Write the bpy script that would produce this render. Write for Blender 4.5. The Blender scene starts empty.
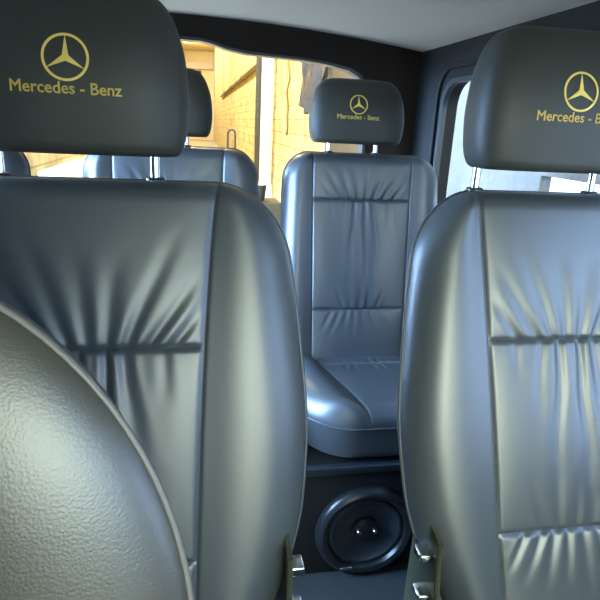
import bpy, bmesh, math, random
import numpy as np
from mathutils import Vector, Matrix
from mathutils.bvhtree import BVHTree

random.seed(7)
sc = bpy.context.scene
COL = sc.collection
R = math.radians
ZO = 1.14                      # camera height over the van floor (floor = 0)

# ------------------------------------------------------------------ materials
def nt(name):
    m = bpy.data.materials.new(name); m.use_nodes = True
    t = m.node_tree; t.nodes.clear()
    out = t.nodes.new('ShaderNodeOutputMaterial')
    return m, t, out

def mat(name, col, rough=.5, metal=0., spec=.5, bump=None, mottle=None, coat=0., sheen=0.):
    """bump=(kind, scale, strength, distance); mottle=(scale, other colour, amount)"""
    m, t, out = nt(name)
    b = t.nodes.new('ShaderNodeBsdfPrincipled')
    b.inputs['Base Color'].default_value = (*col, 1)
    b.inputs['Roughness'].default_value = rough
    b.inputs['Metallic'].default_value = metal
    b.inputs['Specular IOR Level'].default_value = spec
    b.inputs['Coat Weight'].default_value = coat
    b.inputs['Sheen Weight'].default_value = sheen
    t.links.new(b.outputs[0], out.inputs[0])
    tc = t.nodes.new('ShaderNodeTexCoord')
    if mottle:
        n = t.nodes.new('ShaderNodeTexNoise'); n.inputs['Scale'].default_value = mottle[0]
        n.inputs['Detail'].default_value = 6
        mx = t.nodes.new('ShaderNodeMix'); mx.data_type = 'RGBA'
        mx.inputs[6].default_value = (*col, 1); mx.inputs[7].default_value = (*mottle[1], 1)
        ml = t.nodes.new('ShaderNodeMath'); ml.operation = 'MULTIPLY'; ml.inputs[1].default_value = mottle[2]
        t.links.new(tc.outputs['Object'], n.inputs['Vector'])
        t.links.new(n.outputs['Fac'], ml.inputs[0]); t.links.new(ml.outputs[0], mx.inputs[0])
        t.links.new(mx.outputs[2], b.inputs['Base Color'])
    if bump:
        kind, scale, strength, dist = bump
        if kind == 'grain':
            n = t.nodes.new('ShaderNodeTexVoronoi'); n.feature = 'SMOOTH_F1'
            n.inputs['Scale'].default_value = scale; o = n.outputs['Distance']
        else:
            n = t.nodes.new('ShaderNodeTexNoise'); n.inputs['Scale'].default_value = scale
            n.inputs['Detail'].default_value = 4; o = n.outputs['Fac']
        bp = t.nodes.new('ShaderNodeBump'); bp.inputs['Strength'].default_value = strength
        bp.inputs['Distance'].default_value = dist
        t.links.new(tc.outputs['Object'], n.inputs['Vector'])
        t.links.new(o, bp.inputs['Height']); t.links.new(bp.outputs[0], b.inputs['Normal'])
    return m

def glass_mat(name, tint):
    m, t, out = nt(name)
    tr = t.nodes.new('ShaderNodeBsdfTransparent'); tr.inputs[0].default_value = (*tint, 1)
    gl = t.nodes.new('ShaderNodeBsdfGlossy'); gl.inputs['Roughness'].default_value = .02
    fr = t.nodes.new('ShaderNodeFresnel'); fr.inputs[0].default_value = 1.35
    ml = t.nodes.new('ShaderNodeMath'); ml.operation = 'MULTIPLY'; ml.inputs[1].default_value = .06
    mx = t.nodes.new('ShaderNodeMixShader')
    t.links.new(fr.outputs[0], ml.inputs[0]); t.links.new(ml.outputs[0], mx.inputs[0])
    t.links.new(tr.outputs[0], mx.inputs[1]); t.links.new(gl.outputs[0], mx.inputs[2])
    t.links.new(mx.outputs[0], out.inputs[0])
    return m

def block_mat(name, c1, c2, mortar, bw, bh):
    m, t, out = nt(name)
    b = t.nodes.new('ShaderNodeBsdfPrincipled'); b.inputs['Roughness'].default_value = .85
    t.links.new(b.outputs[0], out.inputs[0])
    tc = t.nodes.new('ShaderNodeTexCoord')
    sx = t.nodes.new('ShaderNodeSeparateXYZ'); cx = t.nodes.new('ShaderNodeCombineXYZ')
    t.links.new(tc.outputs['Object'], sx.inputs[0])
    t.links.new(sx.outputs[1], cx.inputs[0]); t.links.new(sx.outputs[2], cx.inputs[1])
    br = t.nodes.new('ShaderNodeTexBrick')
    br.inputs['Color1'].default_value = (*c1, 1); br.inputs['Color2'].default_value = (*c2, 1)
    br.inputs['Mortar'].default_value = (*mortar, 1); br.inputs['Scale'].default_value = 1
    br.inputs['Mortar Size'].default_value = .012; br.inputs['Mortar Smooth'].default_value = .3
    br.inputs['Brick Width'].default_value = bw; br.inputs['Row Height'].default_value = bh
    t.links.new(cx.outputs[0], br.inputs['Vector'])
    n = t.nodes.new('ShaderNodeTexNoise'); n.inputs['Scale'].default_value = 2.2; n.inputs['Detail'].default_value = 8
    t.links.new(tc.outputs['Object'], n.inputs['Vector'])
    mx = t.nodes.new('ShaderNodeMix'); mx.data_type = 'RGBA'; mx.blend_type = 'MULTIPLY'
    rp = t.nodes.new('ShaderNodeMapRange'); rp.inputs['From Min'].default_value = .3; rp.inputs['From Max'].default_value = .7
    rp.inputs['To Min'].default_value = .55; rp.inputs['To Max'].default_value = 1.08
    t.links.new(n.outputs['Fac'], rp.inputs['Value']); t.links.new(rp.outputs[0], mx.inputs[7])
    mx.inputs[0].default_value = 1
    t.links.new(br.outputs['Color'], mx.inputs[6]); t.links.new(mx.outputs[2], b.inputs['Base Color'])
    return m

M = dict(
    leather=mat('black_leather', (.044, .051, .056), .42, spec=1., bump=('noise', 900, .10, .0006)),
    leather_head=mat('headrest_leather', (.036, .035, .027), .52, spec=.4, bump=('noise', 900, .10, .0006)),
    piping=mat('grey_piping', (.055, .058, .060), .40),
    grain=mat('grained_grey_leather', (.050, .044, .030), .40, spec=1., bump=('grain', 950, .20, .0004)),
    grain_piping=mat('taupe_piping', (.15, .135, .115), .42),
    grain_side=mat('grey_side_cloth', (.10, .098, .088), .60, bump=('noise', 1400, .4, .0006)),
    chrome=mat('chrome', (.80, .80, .78), .16, 1.),
    steel=mat('bracket_steel', (.40, .42, .36), .32, 1.),
    bracket=mat('olive_bracket', (.060, .062, .035), .40, .4),
    gold=mat('gold_thread', (.86, .60, .12), .45, bump=('noise', 2500, .3, .0004)),
    black=mat('black_trim', (.010, .0095, .0095), .66, spec=.25, bump=('noise', 300, .12, .001)),
    header=mat('dark_header_trim', (.019, .012, .009), .70, spec=.2),
    rubber=mat('window_rubber', (.020, .028, .036), .38),
    headliner=mat('grey_headliner', (.49, .435, .36), .95, bump=('noise', 500, .2, .001)),
    carpet=mat('dark_carpet', (.026, .028, .030), .95, bump=('noise', 700, .6, .003), mottle=(60, (.045, .047, .05), .6)),
    plinth=mat('plinth_vinyl', (.014, .016, .018), .55, spec=.3, bump=('noise', 300, .2, .001)),
    plastic=mat('speaker_plastic', (.014, .016, .018), .34),
    cone=mat('speaker_cone', (.028, .036, .044), .33),
    glass=glass_mat('clear_glass', (.93, .95, .94)),
    greenglass=glass_mat('windscreen_glass', (.94, .97, .88)),
    block=block_mat('yellow_blockwork', (.70, .57, .28), (.58, .46, .21), (.38, .30, .16), .40, .20),
    render_=mat('grey_render', (.105, .096, .080), .9, bump=('noise', 40, .5, .01), mottle=(9, (.060, .055, .046), .9)),
    brown=mat('brown_wood_and_shade', (.10, .068, .026), .8, mottle=(5, (.05, .034, .015), .9)),  # wood brown, also the painted shade on the nearer outside wall
    white=mat('white_paint', (.66, .58, .47), .5),
    dirtywhite=mat('cream_paint', (.78, .66, .42), .7),
    pipe=mat('brown_pipe', (.19, .13, .05), .5),
    darkmetal=mat('dark_metal', (.035, .030, .022), .45),
    tarp=mat('grey_plastic_sheet', (.045, .04, .045), .25, mottle=(12, (.16, .155, .165), .8)),
    ground=mat('concrete_ground', (.42, .37, .29), .9, mottle=(3, (.30, .26, .20), .8)),
)

# ------------------------------------------------------------------ helpers
def tag(o, label=None, cat=None, group=None, kind=None):
    for k, v in (('label', label), ('category', cat), ('group', group), ('kind', kind)):
        if v: o[k] = v
    return o

def link(name, verts, faces, material, parent=None, smooth=True, angle=None):
    me = bpy.data.meshes.new(name)
    me.from_pydata([tuple(map(float, v)) for v in verts], [], faces)
    me.update()
    o = bpy.data.objects.new(name, me); COL.objects.link(o)
    me.materials.append(material)
    if smooth:
        me.polygons.foreach_set('use_smooth', [True] * len(me.polygons))
        if angle is not None: me.set_sharp_from_angle(angle=R(angle))
    if parent is not None: o.parent = parent
    return o

class MB:
    def __init__(s): s.v = []; s.f = []
    def add(s, v, f):
        n = len(s.v); s.v += [tuple(p) for p in v]; s.f += [tuple(i + n for i in q) for q in f]
    def box(s, lo, hi, bev=0.):
        bm = bmesh.new(); bmesh.ops.create_cube(bm, size=1)
        for v in bm.verts:
            v.co = Vector([(lo[i] + hi[i]) / 2 + v.co[i] * (hi[i] - lo[i]) for i in range(3)])
        if bev: bmesh.ops.bevel(bm, geom=bm.edges[:], offset=bev, segments=3, affect='EDGES', profile=.5)
        s.bm(bm)
    def bm(s, bm):
        bm.verts.ensure_lookup_table(); bm.verts.index_update()
        s.add([v.co.copy() for v in bm.verts], [[v.index for v in f.verts] for f in bm.faces]); bm.free()
    def cyl(s, a, b, r, seg=20, r2=None, bev=0):
        a = Vector(a); b = Vector(b); d = (b - a); L = d.length; d.normalize()
        x = d.orthogonal().normalized(); y = d.cross(x); r2 = r if r2 is None else r2
        prof = [(0, r), (L, r2)] if not bev else [(0, r - bev), (bev * .3, r - bev * .3), (bev, r), (L - bev, r2), (L - bev * .3, r2 - bev * .3), (L, r2 - bev)]
        vs = []; fs = []
        for h, rr in prof:
            for k in range(seg):
                t = 2 * math.pi * k / seg
                vs.append(a + d * h + x * rr * math.cos(t) + y * rr * math.sin(t))
        for i in range(len(prof) - 1):
            for k in range(seg):
                k2 = (k + 1) % seg
                fs.append((i * seg + k, i * seg + k2, (i + 1) * seg + k2, (i + 1) * seg + k))
        fs.append(tuple(range(seg))[::-1]); fs.append(tuple((len(prof) - 1) * seg + k for k in range(seg)))
        s.add(vs, fs)
    def tube(s, pts, r, seg=8, closed=False):
        P = [Vector(p) for p in pts]; n = len(P); vs = []; fs = []
        prev = None
        for i in range(n):
            if closed: t = P[(i + 1) % n] - P[i - 1]
            else: t = P[min(i + 1, n - 1)] - P[max(i - 1, 0)]
            t.normalize()
            x = t.orthogonal().normalized() if prev is None else (prev - t * prev.dot(t)).normalized()
            prev = x; y = t.cross(x)
            for k in range(seg):
                a = 2 * math.pi * k / seg
                vs.append(P[i] + x * r * math.cos(a) + y * r * math.sin(a))
        for i in range(n if closed else n - 1):
            j = (i + 1) % n
            for k in range(seg):
                k2 = (k + 1) % seg
                fs.append((i * seg + k, i * seg + k2, j * seg + k2, j * seg + k))
        if not closed:
            fs.append(tuple(range(seg))[::-1]); fs.append(tuple((n - 1) * seg + k for k in range(seg)))
        s.add(vs, fs)
    def lathe(s, prof, origin, axis, seg=64):
        """prof = [(radius, height)]"""
        o = Vector(origin); d = Vector(axis).normalized(); x = d.orthogonal().normalized(); y = d.cross(x)
        vs = []; fs = []
        for r, h in prof:
            for k in range(seg):
                a = 2 * math.pi * k / seg
                vs.append(o + d * h + x * r * math.cos(a) + y * r * math.sin(a))
        for i in range(len(prof) - 1):
            for k in range(seg):
                k2 = (k + 1) % seg
                fs.append((i * seg + k, i * seg + k2, (i + 1) * seg + k2, (i + 1) * seg + k))
        s.add(vs, fs)
    def build(s, name, material, parent=None, smooth=True, angle=40):
        return link(name, s.v, s.f, material, parent, smooth, angle)

def empty(name, loc):
    o = bpy.data.objects.new(name, None); COL.objects.link(o); o.location = loc
    o.empty_display_size = .1
    return o

def copy_tree(o, parent=None):
    c = o.copy(); COL.objects.link(c)
    if parent is not None: c.parent = parent
    for ch in list(o.children): copy_tree(ch, c)
    return c

def smooth_interp(x, xs, ys):
    """monotone piecewise cubic through the knots"""
    xs = np.asarray(xs, float); ys = np.asarray(ys, float)
    d = np.diff(ys) / np.diff(xs); m = np.zeros_like(ys)
    m[1:-1] = np.where(d[:-1] * d[1:] > 0, 2 * d[:-1] * d[1:] / (d[:-1] + d[1:] + 1e-12), 0)
    m[0], m[-1] = d[0], d[-1]
    x = np.clip(x, xs[0], xs[-1])
    i = np.clip(np.searchsorted(xs, x, 'right') - 1, 0, len(xs) - 2)
    h = xs[i + 1] - xs[i]; t = (x - xs[i]) / h
    return ((1 + 2 * t) * (1 - t) ** 2 * ys[i] + t * (1 - t) ** 2 * h * m[i] + t * t * (3 - 2 * t) * ys[i + 1] + t * t * (t - 1) * h * m[i + 1])

# ------------------------------------------------------------------ upholstered pads
def pad(name, frame, L, W, hfun, breaks, D, Rx, Rs, T, bol, puff, creases, mats, parent,
        step=.0026, wide=.0028, pipe_r=.0032, inset=(.93, .96), panels=True, end_round=True, off=0.):
    """An upholstered cushion. frame(x, s, n) -> point; s runs along the pad, n is out of its face.
    Makes one body (sides and back) with children: two side bolsters, one panel per row of stitching, one piping."""
    def e(q):
        q = np.clip(q, 0, 1); return np.sqrt(np.maximum(0, 1 - (1 - q) ** 2))
    # rows
    cs = 1 - np.cos(np.linspace(0, math.pi / 2, 16))
    edges = [0.] + list(breaks) + [L]
    rows = []; marks = [0]
    for a, b in zip(edges[:-1], edges[1:]):
        seg = []
        a0, b0 = a, b
        if a == 0.: seg += list(Rs * cs[:-1]); a0 = Rs
        tail = []
        if b == L and end_round: tail = list(L - Rs * cs[::-1])[1:]; b0 = L - Rs
        n = max(4, int(round((b0 - a0) / step)))
        mid = list(np.linspace(a0, b0, n + 1)) if not (a == 0.) else list(np.linspace(a0, b0, n + 1))
        seg += mid + tail
        if rows: seg = seg[1:]
        rows += seg; marks.append(len(rows) - 1)
    rows = np.array(rows); nr = len(rows)
    Wr = W(rows); hr = np.minimum(hfun(rows), Wr * .96)
    npan = int(.27 / step); nb = 44
    up = np.linspace(-1, 1, npan + 1); up = .8 * up + .2 * np.sin(up * math.pi / 2)
    ub = (.5 - .5 * np.cos(np.linspace(0, math.pi, nb + 1)))[1:]   # dense towards the seam and the rim
    xs = np.concatenate([
        -(hr[:, None] + (Wr - hr)[:, None] * ub[None, ::-1]),
        hr[:, None] * up[None, :],
        hr[:, None] + (Wr - hr)[:, None] * ub[None, :]], 1)
    nc = xs.shape[1]
    S = np.repeat(rows[:, None], nc, 1)
    Wm = Wr[:, None]; hm = hr[:, None]
    ax = np.abs(xs)
    ex = e((Wm - ax) / Rx)
    es = e(S / Rs) * (e((L - S) / Rs) if end_round else 1)
    n = D * ex * es
    q = np.clip((ax - hm) / np.maximum(Wm - hm, 1e-6), 0, 1)
    edge_fade = es
    n += bol * np.sin(math.pi * np.clip(q, 0, 1) ** .85) ** 1.8 * edge_fade * (ax > hm)
    # pillowed panels
    inpan = (ax <= hm + 1e-9)
    for a, b in zip(edges[:-1], edges[1:]):
        w = np.clip((S - a) / (b - a), 0, 1)
        inside = (S >= a) & (S <= b) & inpan
        n += np.where(inside, puff * np.sqrt(np.maximum(0, np.sin(math.pi * w))) * np.maximum(0, 1 - (ax / hm) ** 6), 0)
    # seams
    n -= .0024 * np.exp(-((ax - hm) / wide) ** 2) * edge_fade
    for b in breaks:
        n -= .0032 * np.exp(-((S - b) / (wide * 1.2)) ** 2) * inpan * np.clip((hm - ax) / .01, 0, 1) ** .5
    # gathers
    pf = np.clip((hm - ax) / .02, 0, 1)
    for (s0, sgn, x0, k, length, width, depth, wob) in creases:
        dist = (S - s0) * sgn
        on = (dist >= 0) & inpan
        dd = np.clip(dist, 0, None)
        c = x0 + k * dd + wob * np.sin(dd * 45 + x0 * 90)
        fade = np.clip(1 - dd / length, 0, 1) ** .8 * np.clip(dd / .004, 0, 1)
        z = (xs - c) / (width * (1 + 5 * dd))
        n += np.where(on, (-np.exp(-z ** 2) + .55 * np.exp(-(z - 1.7) ** 2) + .35 * np.exp(-(z + 1.9) ** 2)) * .66 * depth * fade * pf, 0)
    xs = xs + off * (1 - (xs / Wm) ** 2)
    P = np.empty((nr, nc, 3))
    for i in range(nr):
        for j in range(nc):
            P[i, j] = frame(xs[i, j], S[i, j], n[i, j])
    def sub(r0, r1, c0, c1):
        g = P[r0:r1 + 1, c0:c1 + 1]; a, b = g.shape[:2]
        f = [(i * b + j, (i + 1) * b + j, (i + 1) * b + j + 1, i * b + j + 1) for i in range(a - 1) for j in range(b - 1)]
        return g.reshape(-1, 3), f
    # body: sides and back
    per = [(i, 0) for i in range(nr)] + [(nr - 1, j) for j in range(1, nc)] + [(i, nc - 1) for i in range(nr - 2, -1, -1)] + [(0, j) for j in range(nc - 2, 0, -1)]
    pv = [(xs[i, j], S[i, j]) for i, j in per]
    N = len(pv); vs = []; fs = []
    rings = [(0., 1., 1.), (-.10, 1.0, 1.0), (-.35, 1 - (1 - inset[0]) * .35, 1 - (1 - inset[1]) * .35), (-.75, 1 - (1 - inset[0]) * .8, 1 - (1 - inset[1]) * .8), (-.95, inset[0], inset[1]), (-1., inset[0] - .03, inset[1] - .025)]
    for (nn, kx, ks) in rings:
        for x, s_ in pv:
            vs.append(frame(x * kx, L / 2 + (s_ - L / 2) * ks, nn * T))
    for r in range(len(rings) - 1):
        for k in range(N):
            k2 = (k + 1) % N
            fs.append((r * N + k2, r * N + k, (r + 1) * N + k, (r + 1) * N + k2))
    fs.append(tuple((len(rings) - 1) * N + k for k in range(N))[::-1])
    body = link(name, vs, fs, mats[1], parent, True, 50)
    if panels:
        for c0, c1 in ((0, nb), (nb + npan, nc - 1)):
            v, f = sub(0, nr - 1, c0, c1); link('side_bolster', v, f, mats[0], body)
        for a, b in zip(marks[:-1], marks[1:]):
            v, f = sub(a, b, nb, nb + npan); link('stitched_panel', v, f, mats[0], body)
    else:
        v, f = sub(0, nr - 1, 0, nc - 1); link('face_panel', v, f, mats[0], body)
    if pipe_r:
        pts = []; last = None
        for (i, j) in per:
            p = Vector(frame(xs[i, j] * 1.0, S[i, j], .0008))
            if last is None or (p - last).length > .004: pts.append(p); last = p
        mb = MB(); mb.tube(pts, pipe_r, 8, True)
        mb.build('piping', mats[2], body, True, None)
    return body

def corner(s, w, rx, rs):
    """half width w with an elliptical corner at s = 0"""
    q = np.clip(s / rs, 0, 1)
    return w - rx + rx * np.sqrt(np.maximum(0, 1 - (1 - q) ** 2))

# ------------------------------------------------------------------ headrests
def headrest(parent, x0, y0, z0, tilt, post_dx, ztop_back, H, A, star, logo_dx):
    B = .052
    seg = 96; rows = 70; vs = []; fs = []
    ctl = [(0, .885, .80), (.02, .915, .92), (.08, .955, 1), (.18, .985, 1), (.36, 1, 1), (.60, .970, .96), (.75, .915, .89), (.87, .84, .78), (.95, .74, .63), (.99, .60, .45), (1.0, .40, .25), (1.003, .15, .08), (1.004, .001, .001)]
    uu = np.linspace(0, len(ctl) - 1, rows + 1); ki = np.arange(len(ctl))
    pv, pa, pb = (smooth_interp(uu, ki, [c[q] for c in ctl]) for q in range(3))
    for i in range(rows + 1):
        v, a, b = pv[i], A * pa[i], B * pb[i]
        for j in range(seg):
            t = 2 * math.pi * j / seg
            c, s_ = math.cos(t), math.sin(t)
            px = a * math.copysign(abs(c) ** .55, c); py = b * math.copysign(abs(s_) ** .55, s_)
            z = H * v
            py -= .010 * math.sin(math.pi * min(1, v)) * abs(s_) ** .5 * (1 if s_ < 0 else .4)
            y = py + math.tan(tilt) * (z - H * .35)
            vs.append((x0 + px, y0 + y, z0 + z))
    for i in range(rows):
        for j in range(seg):
            j2 = (j + 1) % seg
            fs.append((i * seg + j, i * seg + j2, (i + 1) * seg + j2, (i + 1) * seg + j))
    fs.append(tuple(range(seg))[::-1])
    o = link('headrest', vs, fs, M['leather_head'], parent, True, 62)
    tree = BVHTree.FromPolygons([Vector(v) for v in vs], fs)
    def onto(x, z, lift):
        x += logo_dx
        h = tree.ray_cast(Vector((x0 + x, y0 - .5, z)), Vector((0, 1, 0)))
        y = h[0].y if h[0] else y0 - B
        return (x0 + x, y - lift, z)
    # emblem: a ring with a slender three pointed star
    zc = z0 + star; Rr = .0254
    mb = MB(); vs2 = []; fs2 = []; n = 72
    for r, lf in ((Rr, .0001), (Rr, .0012), (Rr * .89, .0012), (Rr * .89, .0001)):
        for k in range(n):
            t = 2 * math.pi * k / n; vs2.append(onto(r * math.cos(t), zc + r * math.sin(t), lf))
    for i in range(3):
        for k in range(n):
            k2 = (k + 1) % n; fs2.append((i * n + k, i * n + k2, (i + 1) * n + k2, (i + 1) * n + k))
    mb.add(vs2, fs2)
    pts = []
    for k in range(3):
        a = R(90 + 120 * k); pts.append((math.cos(a) * Rr * .93, math.sin(a) * Rr * .93))
        a = R(150 + 120 * k); pts.append((math.cos(a) * Rr * .155, math.sin(a) * Rr * .155))
    top = [onto(px, zc + pz, .0012) for px, pz in pts] + [onto(0, zc, .0018)]
    low = [onto(px, zc + pz, .0001) for px, pz in pts]
    fs3 = [(6, i, (i + 1) % 6) for i in range(6)] + [(i, 7 + i, 7 + (i + 1) % 6, (i + 1) % 6) for i in range(6)]
    mb.add(top + low, fs3)
    mb.build('star_emblem', M['gold'], o, False)
    # lettering
    cu = bpy.data.curves.new('lettering_curve', 'FONT')
    cu.body = 'Mercedes - Benz'; cu.align_x = 'CENTER'; cu.size = .0178; cu.bevel_depth = .00030; cu.bevel_resolution = 0
    cu.space_character = 1.0; cu.resolution_u = 3
    tmp = bpy.data.objects.new('lettering_tmp', cu); COL.objects.link(tmp)
    bpy.context.view_layer.update()
    me = tmp.evaluated_get(bpy.context.evaluated_depsgraph_get()).to_mesh()
    co = [v.co.copy() for v in me.vertices]; fa = [tuple(p.vertices) for p in me.polygons]
    xs = [c.x for c in co]; wid = max(xs) - min(xs); kx = .120 / wid; mid = (max(xs) + min(xs)) / 2
    zt = z0 + star - .0385
    vv = [onto((c.x - mid) * kx, zt + c.y * 1.02, .0011) for c in co]
    tmp.evaluated_get(bpy.context.evaluated_depsgraph_get()).to_mesh_clear()
    bpy.data.objects.remove(tmp); bpy.data.curves.remove(cu)
    link('lettering', vv, fa, M['gold'], o, False)
    # posts and their collars
    for px in post_dx:
        mb = MB(); mb.cyl((x0 + px, y0 + .006, ztop_back - .05), (x0 + px, y0 + .006, z0 + .03), .0062, 20)
        p = mb.build('headrest_post', M['chrome'], parent)
        mb = MB(); mb.cyl((x0 + px, y0 + .006, ztop_back - .012), (x0 + px, y0 + .006, ztop_back + .006), .0125, 24, bev=.003)
        mb.build('collar', M['plastic'], p)
    return o

# ------------------------------------------------------------------ passenger seats
def gathers(s1, s2, seed, long_up, long_dn):
    """folds drawn up to the two stitched rows: (row, direction, x, slope, length, width, depth, waver)"""
    rnd = random.Random(seed); c = []
    for x0, k, l in ((-.050, -.62, .8), (-.026, -.40, 1.), (-.006, -.12, 1.), (.014, .12, .9), (.036, .42, 1.), (.062, .66, .8), (.090, .8, .55), (-.080, -.8, .6)):
        c.append((s1, -1, x0, k, long_up * l * rnd.uniform(.85, 1.05), rnd.uniform(.0055, .0075), rnd.uniform(.0026, .0042), .0008))
    for x0, k, l, d in ((-.016, -.06, 1., .0048), (.012, .07, 1.1, .0052), (.036, .12, .6, .003), (-.045, -.10, .45, .0028), (-.085, -.05, .25, .0018), (.08, .06, .3, .002)):
        c.append((s1, 1, x0, k, long_dn * l, rnd.uniform(.005, .0065), d, .0016))
    for x0, k in ((-.045, -.30), (-.020, -.1), (.004, 0.05), (.028, .15), (.055, .35)):
        c.append((s2, -1, x0, k, rnd.uniform(.05, .09), rnd.uniform(.0045, .006), rnd.uniform(.0018, .003), .0008))
    for x0, k in ((-.075, -.6), (-.05, -.45), (-.028, -.25), (-.008, -.08), (.014, .10), (.036, .35), (.062, .55)):
        c.append((s2, 1, x0, k, rnd.uniform(.05, .09), rnd.uniform(.0045, .006), rnd.uniform(.0022, .0034), .0008))
    return c

def make_seat(spec):
    root = empty('passenger_seat', (0, 0, 0))
    tau = spec['tilt']; zt = spec['ztop']; L = spec['L']
    sd = np.array([0, -math.sin(tau), -math.cos(tau)]); nd = np.array([0, -math.cos(tau), math.sin(tau)])
    O = np.array([0, 0, zt])
    fr = lambda x, s, n: O + sd * s + nd * n + np.array([x, 0, 0])
    W = lambda s: corner(s, smooth_interp(s, *spec['W']), spec['crx'], spec['crs'])
    h = lambda s: smooth_interp(s, *spec['h'])
    mats = (M['leather'], M['leather'], M['piping'])
    b = pad('backrest', fr, L, W, h, spec['breaks'], .045, .055, .035, .085, .008, .006,
            gathers(spec['breaks'][0], spec['breaks'][1], spec['seed'], spec['up'], spec['dn']), mats, root, inset=(.87, .96), off=-.015)
    headrest(root, spec['head_dx'], spec['head_dy'], spec['head_z'], R(5), spec['post_dx'], zt, spec['head_H'], spec['head_A'], spec['star'], spec['logo_dx'])
    # cushion
    zc = spec['zcush']; yb = -math.sin(tau) * L * (zt - zc) / (zt - fr(0, L, 0)[2]) + .03; Lc = spec['Lc']
    fc = lambda x, s, n: np.array([x, yb - s, zc - .05 + n + .01 * math.sin(math.pi * min(1, s / Lc))])
    rc = spec['cush_r']
    Wc = lambda s: corner(Lc - s, np.full_like(s, spec['Wc']), rc[0], rc[1])
    hc = lambda s: smooth_interp(s, [0, Lc * .35, Lc * .7, Lc], spec['hc'])
    cb = Lc * .30
    cr = []
    rnd = random.Random(spec['seed'] + 5)
    for x0 in (-.06, -.035, -.01, .015, .04, .065):
        cr.append((cb, 1, x0, x0 * 3, rnd.uniform(.05, .09), .005, rnd.uniform(.002, .004), .001))
        cr.append((cb, -1, x0, x0 * 2, rnd.uniform(.03, .05), .005, rnd.uniform(.002, .003), .001))
    pad('seat_cushion', fc, Lc, Wc, hc, [cb], .042, .045, .045, spec['Tc'], .020, .008, cr, mats, root, inset=(.97, .97))
    # base under the cushion
    mb = MB(); zb = zc - .05 - spec['Tc']
    mb.box((-.17, yb - Lc + .09, 0), (.17, yb - .03, zb + .004), .012)
    mb.build('seat_base', M['black'], root)
    # recliner hinges on both flanks
    for s_ in (-1, 1):
        xo = s_ * spec['hinge_x']; prof = []
        y1 = yb + .035; z1 = zc + .15
        n = 18
        outer = [(y1 - .085 - .045 * math.sin(math.pi * .5 * i / n) ** 2, z1 - .02 - .26 * i / n) for i in range(n + 1)]
        inner = [(y1 - .010 + .010 * i / n, z1 + .0 - .28 * i / n) for i in range(n + 1)]
        poly = outer + inner[::-1]; m_ = len(poly)
        v = [(xo - .003, y, z) for y, z in poly] + [(xo + .003, y, z) for y, z in poly]
        f = [tuple(range(m_)), tuple(range(m_, 2 * m_))[::-1]] + [(k, m_ + k, m_ + (k + 1) % m_, (k + 1) % m_) for k in range(m_)]
        hg = link('recliner_hinge', v, f, M['bracket'], root, True, 30)
        mb = MB(); mb.tube([(xo, y - .001, z) for y, z in outer], .0042, 8); mb.build('rim', M['bracket'], hg)
        for i in (2, 6, 10, 14):
            y, z = outer[i]
            mb = MB(); xa, xb = sorted((xo, xo + s_ * .022))
            mb.box((xa, y + .008, z - .011), (xb, y + .034, z + .003), .003)
            mb.build('step_stop', M['chrome'], hg)
    return root

MID = dict(tilt=R(18.5), ztop=ZO - .082, L=.66, W=([0, .09, .20, .33, .43, .50, .56, .62, .66], [.222, .233, .246, .255, .248, .232, .208, .182, .168]),
           h=([0, .22, .49, .66], [.142, .128, .117, .110]), crx=.088, crs=.105, breaks=[.217, .485], seed=3, up=.15, dn=.26,
           head_dx=-.029, head_dy=-.004, head_z=ZO - .047, head_H=.19, head_A=.130, star=.106, post_dx=(-.105, .085), logo_dx=-.005, zcush=.49, Lc=.36, Wc=.235, cush_r=(.10, .12),
           hc=[.12, .12, .11, .10], Tc=.10, hinge_x=.222)
seat_l = make_seat(MID); seat_l.location = (-.108, .775, 0)
tag(seat_l, 'black leather seat behind the grained grey seat, its headrest cut by the frame top', 'seat', 'middle-row seats')
seat_r = copy_tree(seat_l); seat_r.location = (.538, .775, 0)
tag(seat_r, 'glossy black leather seat cut by the right picture edge, beside the grey wall window', 'seat', 'middle-row seats')

PL = .335                                                         # height of the plinth under the rear row
REAR = dict(tilt=R(10), ztop=ZO - .075 - PL, L=.64, W=([0, .08, .25, .45, .64], [.226, .234, .240, .244, .235]),
            h=([0, .135, .445, .64], [.146, .144, .140, .138]), crx=.066, crs=.075, breaks=[.135, .450], seed=11, up=.11, dn=.30,
            head_dx=-.027, head_dy=-.004, head_z=ZO - .046 - PL, head_H=.174, head_A=.136, star=.105, post_dx=(-.075, .066), logo_dx=-.011, zcush=ZO - .655 - PL, Lc=.40, Wc=.238, cush_r=(.15, .17),
            hc=[.14, .125, .09, .06], Tc=.085, hinge_x=.222)
rear = make_seat(REAR); rear.location = (.480, 1.63, PL)
tag(rear, 'bluish lit black leather rear seat by the rear pillar, fully seen between the front two', 'seat', 'rear-row seats')
rear2 = copy_tree(rear); rear2.location = (-.062, 1.63, PL)
tag(rear2, 'rear seat half hidden behind a nearer seat, its headrest against the yellow rear window', 'seat', 'rear-row seats')
rear3 = copy_tree(rear); rear3.location = (-.665, 1.63, PL)
tag(rear3, 'rear seat glimpsed only through the gap under the headrest at left', 'seat', 'rear-row seats')

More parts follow.
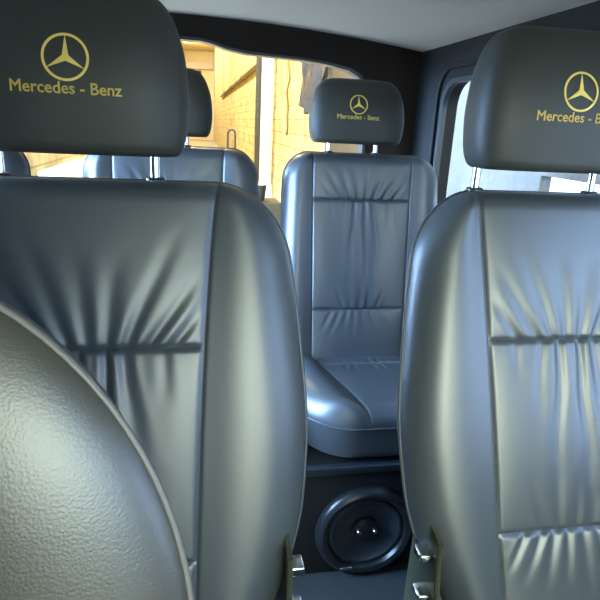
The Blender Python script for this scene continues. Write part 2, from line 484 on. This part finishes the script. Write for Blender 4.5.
# ------------------------------------------------------------------ grained seat close to the camera
fg = empty('front_seat', (-.242, .235, 0))
tag(fg, 'grained grey leather seat back with taupe piping, closest at lower left', 'seat')
tau = R(12); zt = ZO - .048
sd = np.array([0, -math.sin(tau), -math.cos(tau)]); nd = np.array([0, -math.cos(tau), math.sin(tau)])
fr = lambda x, s, n: np.array([x, -.02, zt]) + sd * s + nd * n
pad('backrest', fr, .60, lambda s: corner(s, np.full_like(s, .240), .135, .165), lambda s: np.full_like(s, .15), [], .020, .075, .10, .035,
    0., 0., [], (M['grain'], M['grain_side'], M['grain_piping']), fg, panels=False, pipe_r=.0016, wide=1e-4, inset=(.97, .985))
fcu = lambda x, s, n: np.array([x, -.115 - s, .45 + n])
pad('seat_cushion', fcu, .40, lambda s: corner(.40 - s, np.full_like(s, .235), .08, .08), lambda s: np.full_like(s, .15), [], .035, .05, .05, .10,
    0., 0., [], (M['grain'], M['grain_side'], M['grain_piping']), fg, panels=False, pipe_r=.002, wide=1e-4, inset=(.97, .97))
mb = MB(); mb.box((-.17, -.46, 0), (.17, -.06, .36), .012); mb.build('seat_base', M['black'], fg)
for s_ in (-1, 1):
    mb = MB(); mb.box((s_ * .205 - .006, -.16, .40), (s_ * .205 + .006, -.075, .62), .004); mb.build('recliner_hinge', M['black'], fg)

# ------------------------------------------------------------------ van shell
XL, XR, YF, YB = -1.0, .83, -1.05, 2.14
ZD, YC = ZO - .35, -.42          # top of the dashboard, front edge of the roof
def ceil_z(x): return ZO + .338 - .0716 * (x + .10) ** 2

def rrect(x0, x1, z0, z1, r, n=10):
    if not isinstance(r, (tuple, list)): r = (r,) * 4              # bl, br, tr, tl
    out = []
    for (cx, cz, a0, rr) in ((x0 + r[0], z0 + r[0], 180, r[0]), (x1 - r[1], z0 + r[1], 270, r[1]), (x1 - r[2], z1 - r[2], 0, r[2]), (x0 + r[3], z1 - r[3], 90, r[3])):
        for k in range(n + 1):
            a = R(a0 + 90 * k / n); out.append((cx + rr * math.cos(a), cz + rr * math.sin(a)))
    return out

def holed(name, outer, holes, to3, thick, material):
    """a panel with openings; to3(a, b, depth)"""
    bm = bmesh.new(); edges = []
    for loop in [outer] + holes:
        vs = [bm.verts.new(to3(a, b, 0)) for a, b in loop]
        for i in range(len(vs)): edges.append(bm.edges.new((vs[i], vs[(i + 1) % len(vs)])))
    bmesh.ops.triangle_fill(bm, use_beauty=True, use_dissolve=False, edges=edges)
    d = Vector(to3(0, 0, thick)) - Vector(to3(0, 0, 0))
    g = bmesh.ops.extrude_face_region(bm, geom=bm.faces[:])
    bmesh.ops.translate(bm, vec=d, verts=[v for v in g['geom'] if isinstance(v, bmesh.types.BMVert)])
    bmesh.ops.recalc_face_normals(bm, faces=bm.faces[:])
    mb = MB(); mb.bm(bm)
    return tag(mb.build(name, material, None, True, 25), kind='structure')

def inset_loop(loop, d):
    n = len(loop); cx = sum(p[0] for p in loop) / n; cy = sum(p[1] for p in loop) / n
    w = max(p[0] for p in loop) - min(p[0] for p in loop); h = max(p[1] for p in loop) - min(p[1] for p in loop)
    mx = (max(p[0] for p in loop) + min(p[0] for p in loop)) / 2; my = (max(p[1] for p in loop) + min(p[1] for p in loop)) / 2
    return [(mx + (p[0] - mx) * (1 + 2 * d / w), my + (p[1] - my) * (1 + 2 * d / h)) for p in loop]

WIN = 0
def window(loop, to3, depth, material, frame_w=.008, frame_d=.012):
    """pane set in the middle of the wall thickness, with a rubber seal round it"""
    global WIN; WIN += 1
    n = len(loop)
    inner = inset_loop(loop, -frame_w); outer = inset_loop(loop, .006)
    v = []
    for lp, dd in ((outer, -.004), (outer, -.010), (inner, -.008), (inner, depth)): v += [to3(a, b, dd) for a, b in lp]
    f = [(i * n + k, i * n + (k + 1) % n, (i + 1) * n + (k + 1) % n, (i + 1) * n + k) for i in range(3) for k in range(n)]
    fo = tag(link('window_%d' % WIN, v, f, M['rubber'], None, True, 40), kind='structure')
    pane = [to3(a, b, depth * .9) for a, b in inner]
    link('pane', pane, [tuple(range(n))], material, fo, False)
    return fo

right3 = lambda a, b, d: (XR + d, a, b)
left3 = lambda a, b, d: (XL - d, a, b)
rear3f = lambda a, b, d: (a, YB + d, b)
front3 = lambda a, b, d: (a, YF + (b - ZD) - d * .707, b + d * .707)
zr = ceil_z(XR) + .02; zl = ceil_z(XL) + .02
side_w = [rrect(1.03, 1.772, ZO - .42, ZO + .165, (.05, .05, .075, .075)), rrect(.10, .90, ZO - .42, ZO + .165, .07), rrect(-.46, -.04, ZO - .34, ZO + .12, .05)]
side_w[0] = rrect(1.03, 1.895, ZO - .42, ZO + .160, (.05, .05, .085, .075))
holed('wall_right', [(YF, 0), (YB, 0), (YB, zr), (YC + .04, zr), (YF, ZD)], side_w, right3, .05, M['black'])
left_win = rrect(.72, 1.62, .66, ZO + .20, (.04, .04, .09, .09))  # unseen left window, placed and sized to light the rear row
left_w = [left_win, rrect(1.70, 2.06, ZO - .42, ZO + .165, .06)]
holed('wall_left', [(YF, 0), (YB, 0), (YB, zl), (YC + .04, zl), (YF, ZD)], left_w, left3, .05, M['black'])
for w in side_w: window(w, right3, .010, M['glass'])
for w in left_w: window(w, left3, .045, M['glass'])
# rear wall: header drops behind the seats on the right
top = [(-.84, .17), (-.83, .215), (-.78, .240), (-.60, .255), (-.30, .262), (.02, .261), (.06, .254), (.11, .240), (.18, .230), (.37, .223), (.47, .214), (.555, .198), (.595, .178), (.620, .145), (.630, .10)]
rw = [(-.84, ZO - .50), (.63, ZO - .50)] + [(x, ZO + z) for x, z in top[::-1]]
arch = [(XL + (XR - XL) * i / 24, ceil_z(XL + (XR - XL) * i / 24) + .02) for i in range(25)]
holed('wall_rear', [(XL, 0), (XR, 0)] + arch[::-1], [rw], rear3f, .06, M['header'])
window(rw, rear3f, .05, M['glass'], .004)
fw = rrect(-.10, .74, ZD + .03, ZO + .235, .06)  # opening closed on its left part to keep the left seat dark
holed('wall_windscreen', [(XL, ZD), (XR, ZD)] + arch[::-1], [fw], front3, .05, M['black'])
window(fw, front3, .045, M['greenglass'])
mb = MB(); mb.box((XL, YF - .05, 0), (XR, YF, ZD)); tag(mb.build('wall_front', M['black']), kind='structure')
# ceiling and floor
v = []; nx = 48
for yy in (YC, YB + .06):
    for i in range(nx + 1):
        x = XL - .05 + (XR - XL + .1) * i / nx; v.append((x, yy, ceil_z(x)))
for yy in (YC, YB + .06):
    for i in range(nx + 1):
        x = XL - .05 + (XR - XL + .1) * i / nx; v.append((x, yy, ceil_z(x) + .05))
n1 = nx + 1
f = [(i, i + 1, n1 + i + 1, n1 + i) for i in range(nx)] + [(2 * n1 + i + 1, 2 * n1 + i, 3 * n1 + i, 3 * n1 + i + 1) for i in range(nx)]
f += [(i + 1, i, 2 * n1 + i, 2 * n1 + i + 1) for i in range(nx)] + [(n1 + i, n1 + i + 1, 3 * n1 + i + 1, 3 * n1 + i) for i in range(nx)]
f += [(0, n1, 3 * n1, 2 * n1), (n1 - 1, 2 * n1 - 1 + 0, 4 * n1 - 1, 3 * n1 - 1)]
tag(link('ceiling', v, f, M['headliner'], None, True, 40), kind='structure')
mb = MB(); mb.box((XL - .05, YF - .05, -.06), (XR + .05, YB + .06, 0)); tag(mb.build('floor', M['carpet']), kind='structure')
# rear pillar trim panels: a raised moulding round the side window and a corner pillar cover
mb = MB(); mb.tube([(XR - .004, y, z) for y, z in inset_loop(side_w[0], .045)], .010, 8, True)
tag(mb.build('trim_1', M['black']), kind='structure')
# plinth under the rear row
mb = MB(); mb.box((XL + .002, 1.17, 0), (XR - .002, YB - .002, PL), .006); tag(mb.build('trim_2', M['plinth']), kind='structure')
mb = MB(); mb.box((XL + .002, 1.155, PL - .022), (XR - .002, 1.175, PL), .004); tag(mb.build('trim_3', M['rubber']), kind='structure')

# loudspeaker in the plinth
sp = empty('loudspeaker', (.430, 1.168, .136)); tag(sp, 'round black loudspeaker set in the plinth under the rear seats', 'speaker')
mb = MB(); mb.lathe([(.133, .0), (.133, .012), (.128, .022), (.118, .027), (.106, .024), (.100, .012)], (0, 0, 0), (0, -1, 0)); mb.build('rim', M['plastic'], sp)
mb = MB(); mb.lathe([(.101, .010), (.097, .016), (.090, .016), (.084, .010), (.060, .002), (.036, -.001)], (0, 0, 0), (0, -1, 0)); mb.build('cone', M['cone'], sp)
mb = MB(); mb.lathe([(.037, -.001), (.034, .008), (.024, .014), (.010, .017), (0.0005, .0175)], (0, 0, 0), (0, -1, 0)); mb.build('dust_cap', M['plastic'], sp)
for x, z in ((-.022, .008), (.022, .006)):
    mb = MB(); mb.lathe([(.0065, .006), (.0065, .022), (.0045, .0255), (.0004, .0265)], (x, 0, z), (0, -1, 0), 20); mb.build('screw', M['chrome'], sp)
mb = MB(); mb.box((-.066, -.0315, -.102), (-.034, -.0245, -.094), .002); mb.build('badge', M['chrome'], sp)

# ------------------------------------------------------------------ outside
GZ = -.38                                                         # yard ground below the van floor
mb = MB(); mb.box((-60, -60, GZ - .1), (60, 80, GZ)); tag(mb.build('ground', M['ground'], None, False), kind='structure')
WX = 1.42
SH = 6.0                                                          # height of the added roof
mb = MB(); mb.box((WX, 6.3, GZ), (WX + .3, 48, SH)); tag(mb.build('wall_blockwork', M['block'], None, False), kind='structure')
mb = MB(); mb.box((WX, 4.2, GZ), (WX + .28, 6.3, SH)); tag(mb.build('wall_shaded', M['brown'], None, False), kind='structure')  # shaded stretch of wall, the shade painted as dark brown
hole = [(1.72, ZO - .32), (2.17, ZO - .32), (2.17, ZO - .155), (1.72, ZO - .155)]
holed('wall_plastered', [(.2, GZ), (4.2, GZ), (4.2, 3.3), (.2, 3.3)], [hole], lambda a, b, d: (WX + d, a, b), .05, M['render_'])
holed('wall_shed', [(3.4, GZ), (48, GZ), (48, SH), (3.4, SH)], [[(6.3, GZ + .05), (8.9, GZ + .05), (8.9, ZO - .60), (6.3, ZO - .60)]], lambda a, b, d: (-1.6 - d, a, b), .25, M['block'])
mb = MB(); mb.box((-1.9, 3.2, SH), (1.72, 48, SH + .12)); tag(mb.build('ceiling_sky_block', M['dirtywhite'], None, False), kind='structure')  # roof added to keep sky light off the block wall
# pale post with its shaded left side built in as a dark strip
po = empty('wall_post', (1.27, 10.6, GZ)); tag(po, 'white painted upright post in front of the yellow block wall', 'post')
mb = MB(); mb.box((-.11, -.08, 0), (.11, .08, SH - GZ), .01); mb.build('shaft', M['white'], po)
mb = MB(); mb.box((-.20, -.05, 0), (-.11, .07, SH - GZ), .005); mb.build('shadow_side', M['darkmetal'], po)
mb = MB(); mb.box((-.14, -.11, 0), (.14, .11, .42), .01); mb.build('plinth', M['dirtywhite'], po)
# pipe along the wall, rising towards us only by perspective
pi = empty('wall_pipe', (WX - .06, 11.4, ZO + 1.20)); tag(pi, 'brown pipe running along the yellow block wall to the white post', 'pipe')
mb = MB(); mb.cyl((0, -.6, 0), (0, 20, 0), .055, 16); mb.build('tube', M['pipe'], pi)
for y in (1.5, 6, 11, 16):
    mb = MB(); mb.box((-.06, y - .03, -.065), (.06, y + .03, .065), .01); mb.build('bracket', M['darkmetal'], pi)
# cable
mb = MB(); mb.tube([(WX - .02 + .01 * math.sin(i * .9), 9.0 + .06 * math.sin(i * .55), ZO + 1.15 - i * .055) for i in range(25)], .014, 8)
tag(mb.build('hanging_cable', M['pipe']), 'thin brown cable hanging down the block wall beside the white post', 'cable')
# sheet
v = []; f = []; nx_, nz_ = 30, 34
for k, off in ((0, 0.), (1, .02)):
    for i in range(nz_ + 1):
        for j in range(nx_ + 1):
            u = j / nx_; w = i / nz_
            y = 7.35 - 1.15 * u * (1 - .12 * w) ; d = .085 + .035 * math.sin(u * 17 + w * 2) + .02 * math.sin(u * 31 - w * 4)
            z = ZO + .90 - (.68 + .10 * math.sin(u * 5)) * w
            v.append((WX - d + off, y, z))
m1 = (nx_ + 1) * (nz_ + 1)
for i in range(nz_):
    for j in range(nx_):
        a = i * (nx_ + 1) + j
        f.append((a, a + 1, a + nx_ + 2, a + nx_ + 1)); f.append((m1 + a + 1, m1 + a, m1 + a + nx_ + 1, m1 + a + nx_ + 2))
tag(link('hanging_sheet', v, f, M['tarp']), 'crumpled dark grey plastic sheet hanging on the wall above the rear headrest', 'sheet')
# hand truck with loop handle
ht = empty('hand_truck', (.43, 7.0, GZ)); tag(ht, 'dark hand truck with a loop handle seen above the hidden rear seat', 'hand truck')
lp = [(-.045, 0, .35), (-.045, .02, 1.2)] + [(-.045 * math.cos(R(a)), .03, 1.36 + .06 * math.sin(R(a))) for a in range(0, 181, 20)] + [(.045, .02, 1.2), (.045, 0, .35)]
mb = MB(); mb.tube(lp, .013, 10); mb.build('handle', M['darkmetal'], ht)
mb = MB(); mb.box((-.15, -.2, .02), (.15, .02, .05), .008); mb.box((-.15, 0, .02), (.15, .03, .45), .008); mb.build('toe_plate', M['darkmetal'], ht)
for s_ in (-1, 1):
    mb = MB(); mb.cyl((s_ * .16, .08, .10), (s_ * .21, .08, .10), .10, 28, bev=.02); mb.build('wheel', M['plastic'], ht)
mb = MB(); mb.cyl((-.2, .08, .10), (.2, .08, .10), .012, 12); mb.build('axle', M['darkmetal'], ht)
# bucket on a block
bl = empty('crate', (.62, 5.6, GZ)); tag(bl, 'brown wooden crate standing behind the van, bucket on top', 'crate')
mb = MB(); mb.box((-.20, -.20, 0), (.20, .20, .78), .01); mb.build('box', M['brown'], bl)
bk = empty('bucket', (.62, 5.6, GZ + .78)); tag(bk, 'dark bucket with a pale rim beside the white post', 'bucket')
mb = MB(); mb.lathe([(.001, 0), (.055, 0), (.075, .16), (.068, .16), (.05, .01), (.001, .01)], (0, 0, 0), (0, 0, 1), 32); mb.build('pail', M['darkmetal'], bk)
mb = MB(); mb.tube([(.076 * math.cos(R(a)), .076 * math.sin(R(a)), .16) for a in range(0, 360, 15)], .008, 8, True); mb.build('rim', M['dirtywhite'], bk)
# far building closing the yard
bd = empty('building', (0, 46, GZ)); tag(bd, 'cream end wall with a pale lintel closing the far end of the yard', 'building')
mb = MB(); mb.box((-1.58, 0, 0), (1.4, .4, SH - .02 - GZ)); mb.build('facade', M['dirtywhite'], bd, False)
mb = MB(); mb.box((-1.5, -.25, 5.1), (1.35, 0, 5.6), .02); mb.build('lintel', M['white'], bd)
mb = MB(); mb.box((-1.1, -.06, 3.6), (.5, 0, 5.0), .02); mb.build('shutter', M['brown'], bd)

# ------------------------------------------------------------------ light
w = bpy.data.worlds.new('sky'); sc.world = w; w.use_nodes = True
t = w.node_tree; t.nodes.clear()
out = t.nodes.new('ShaderNodeOutputWorld'); bg = t.nodes.new('ShaderNodeBackground')
tc = t.nodes.new('ShaderNodeTexCoord'); sx = t.nodes.new('ShaderNodeSeparateXYZ')
t.links.new(tc.outputs['Generated'], sx.inputs[0])
rp = t.nodes.new('ShaderNodeValToRGB'); t.links.new(sx.outputs[2], rp.inputs[0])
rp.color_ramp.elements[0].position = 0.; rp.color_ramp.elements[0].color = (.54, .78, 1.25, 1)
rp.color_ramp.elements[1].position = .8; rp.color_ramp.elements[1].color = (.34, .54, 1.0, 1)
dp = t.nodes.new('ShaderNodeVectorMath'); dp.operation = 'DOT_PRODUCT'
dp.inputs[1].default_value = Vector((-.02, -.95, .28)).normalized(); t.links.new(tc.outputs['Generated'], dp.inputs[0])
mr = t.nodes.new('ShaderNodeMapRange'); mr.interpolation_type = 'SMOOTHSTEP'
mr.inputs['From Min'].default_value = .88; mr.inputs['From Max'].default_value = .985
t.links.new(dp.outputs['Value'], mr.inputs['Value'])
mx = t.nodes.new('ShaderNodeMix'); mx.data_type = 'RGBA'; mx.inputs[7].default_value = (2.05, 2.25, 2.0, 1)  # brighter sky patch added ahead for the seat highlights
t.links.new(mr.outputs[0], mx.inputs[0]); t.links.new(rp.outputs[0], mx.inputs[6])
dq = t.nodes.new('ShaderNodeVectorMath'); dq.operation = 'DOT_PRODUCT'
dq.inputs[1].default_value = Vector((-.97, .05, .20)).normalized(); t.links.new(tc.outputs['Generated'], dq.inputs[0])
mq = t.nodes.new('ShaderNodeMapRange'); mq.interpolation_type = 'SMOOTHSTEP'
mq.inputs['From Min'].default_value = .45; mq.inputs['From Max'].default_value = .95
t.links.new(dq.outputs['Value'], mq.inputs['Value'])
my = t.nodes.new('ShaderNodeMix'); my.data_type = 'RGBA'; my.inputs[7].default_value = (4.1, 6.7, 11.2, 1)  # strong blue sky patch added at left to light the rear seats
t.links.new(mq.outputs[0], my.inputs[0]); t.links.new(mx.outputs[2], my.inputs[6])
t.links.new(my.outputs[2], bg.inputs[0]); bg.inputs[1].default_value = 5.0
t.links.new(bg.outputs[0], out.inputs[0])
# warm lamps added out of view under the roof to light the block wall
for y in (7.5, 11, 15, 20, 27, 34, 41):
    al = bpy.data.lights.new('added_lamp', 'AREA'); al.shape = 'RECTANGLE'; al.size = .25; al.size_y = 1.4
    al.energy = 300; al.color = (1., .89, .62)
    ao = bpy.data.objects.new('added_lamp', al); COL.objects.link(ao); ao.location = (-.9, y, SH - .08)
    ao.rotation_euler = (0, R(-28), 0)

# ------------------------------------------------------------------ camera
yaw, pitch, roll = R(11), R(17.4), R(2.9)
F = Vector((math.sin(yaw) * math.cos(pitch), math.cos(yaw) * math.cos(pitch), -math.sin(pitch)))
R0 = Vector((math.cos(yaw), -math.sin(yaw), 0)); U0 = R0.cross(F)
Rv = R0 * math.cos(roll) + U0 * math.sin(roll); Uv = -R0 * math.sin(roll) + U0 * math.cos(roll)
cd = bpy.data.cameras.new('camera'); cam = bpy.data.objects.new('camera', cd); COL.objects.link(cam)
cd.sensor_width = 36; cd.lens = 36 * 560 / 600; cd.clip_start = .01; cd.clip_end = 300
mw = Matrix.Identity(4)
for i in range(3): mw[i][0], mw[i][1], mw[i][2] = Rv[i], Uv[i], -F[i]
mw.translation = (0, 0, ZO); cam.matrix_world = mw
sc.camera = cam

sc.view_settings.view_transform = 'Standard'; sc.view_settings.look = 'None'
sc.view_settings.exposure = .86; sc.view_settings.gamma = 1; sc.view_settings.use_curve_mapping = False
sc.cycles.max_bounces = 8; sc.cycles.transparent_max_bounces = 12
sc.cycles.use_denoising = True
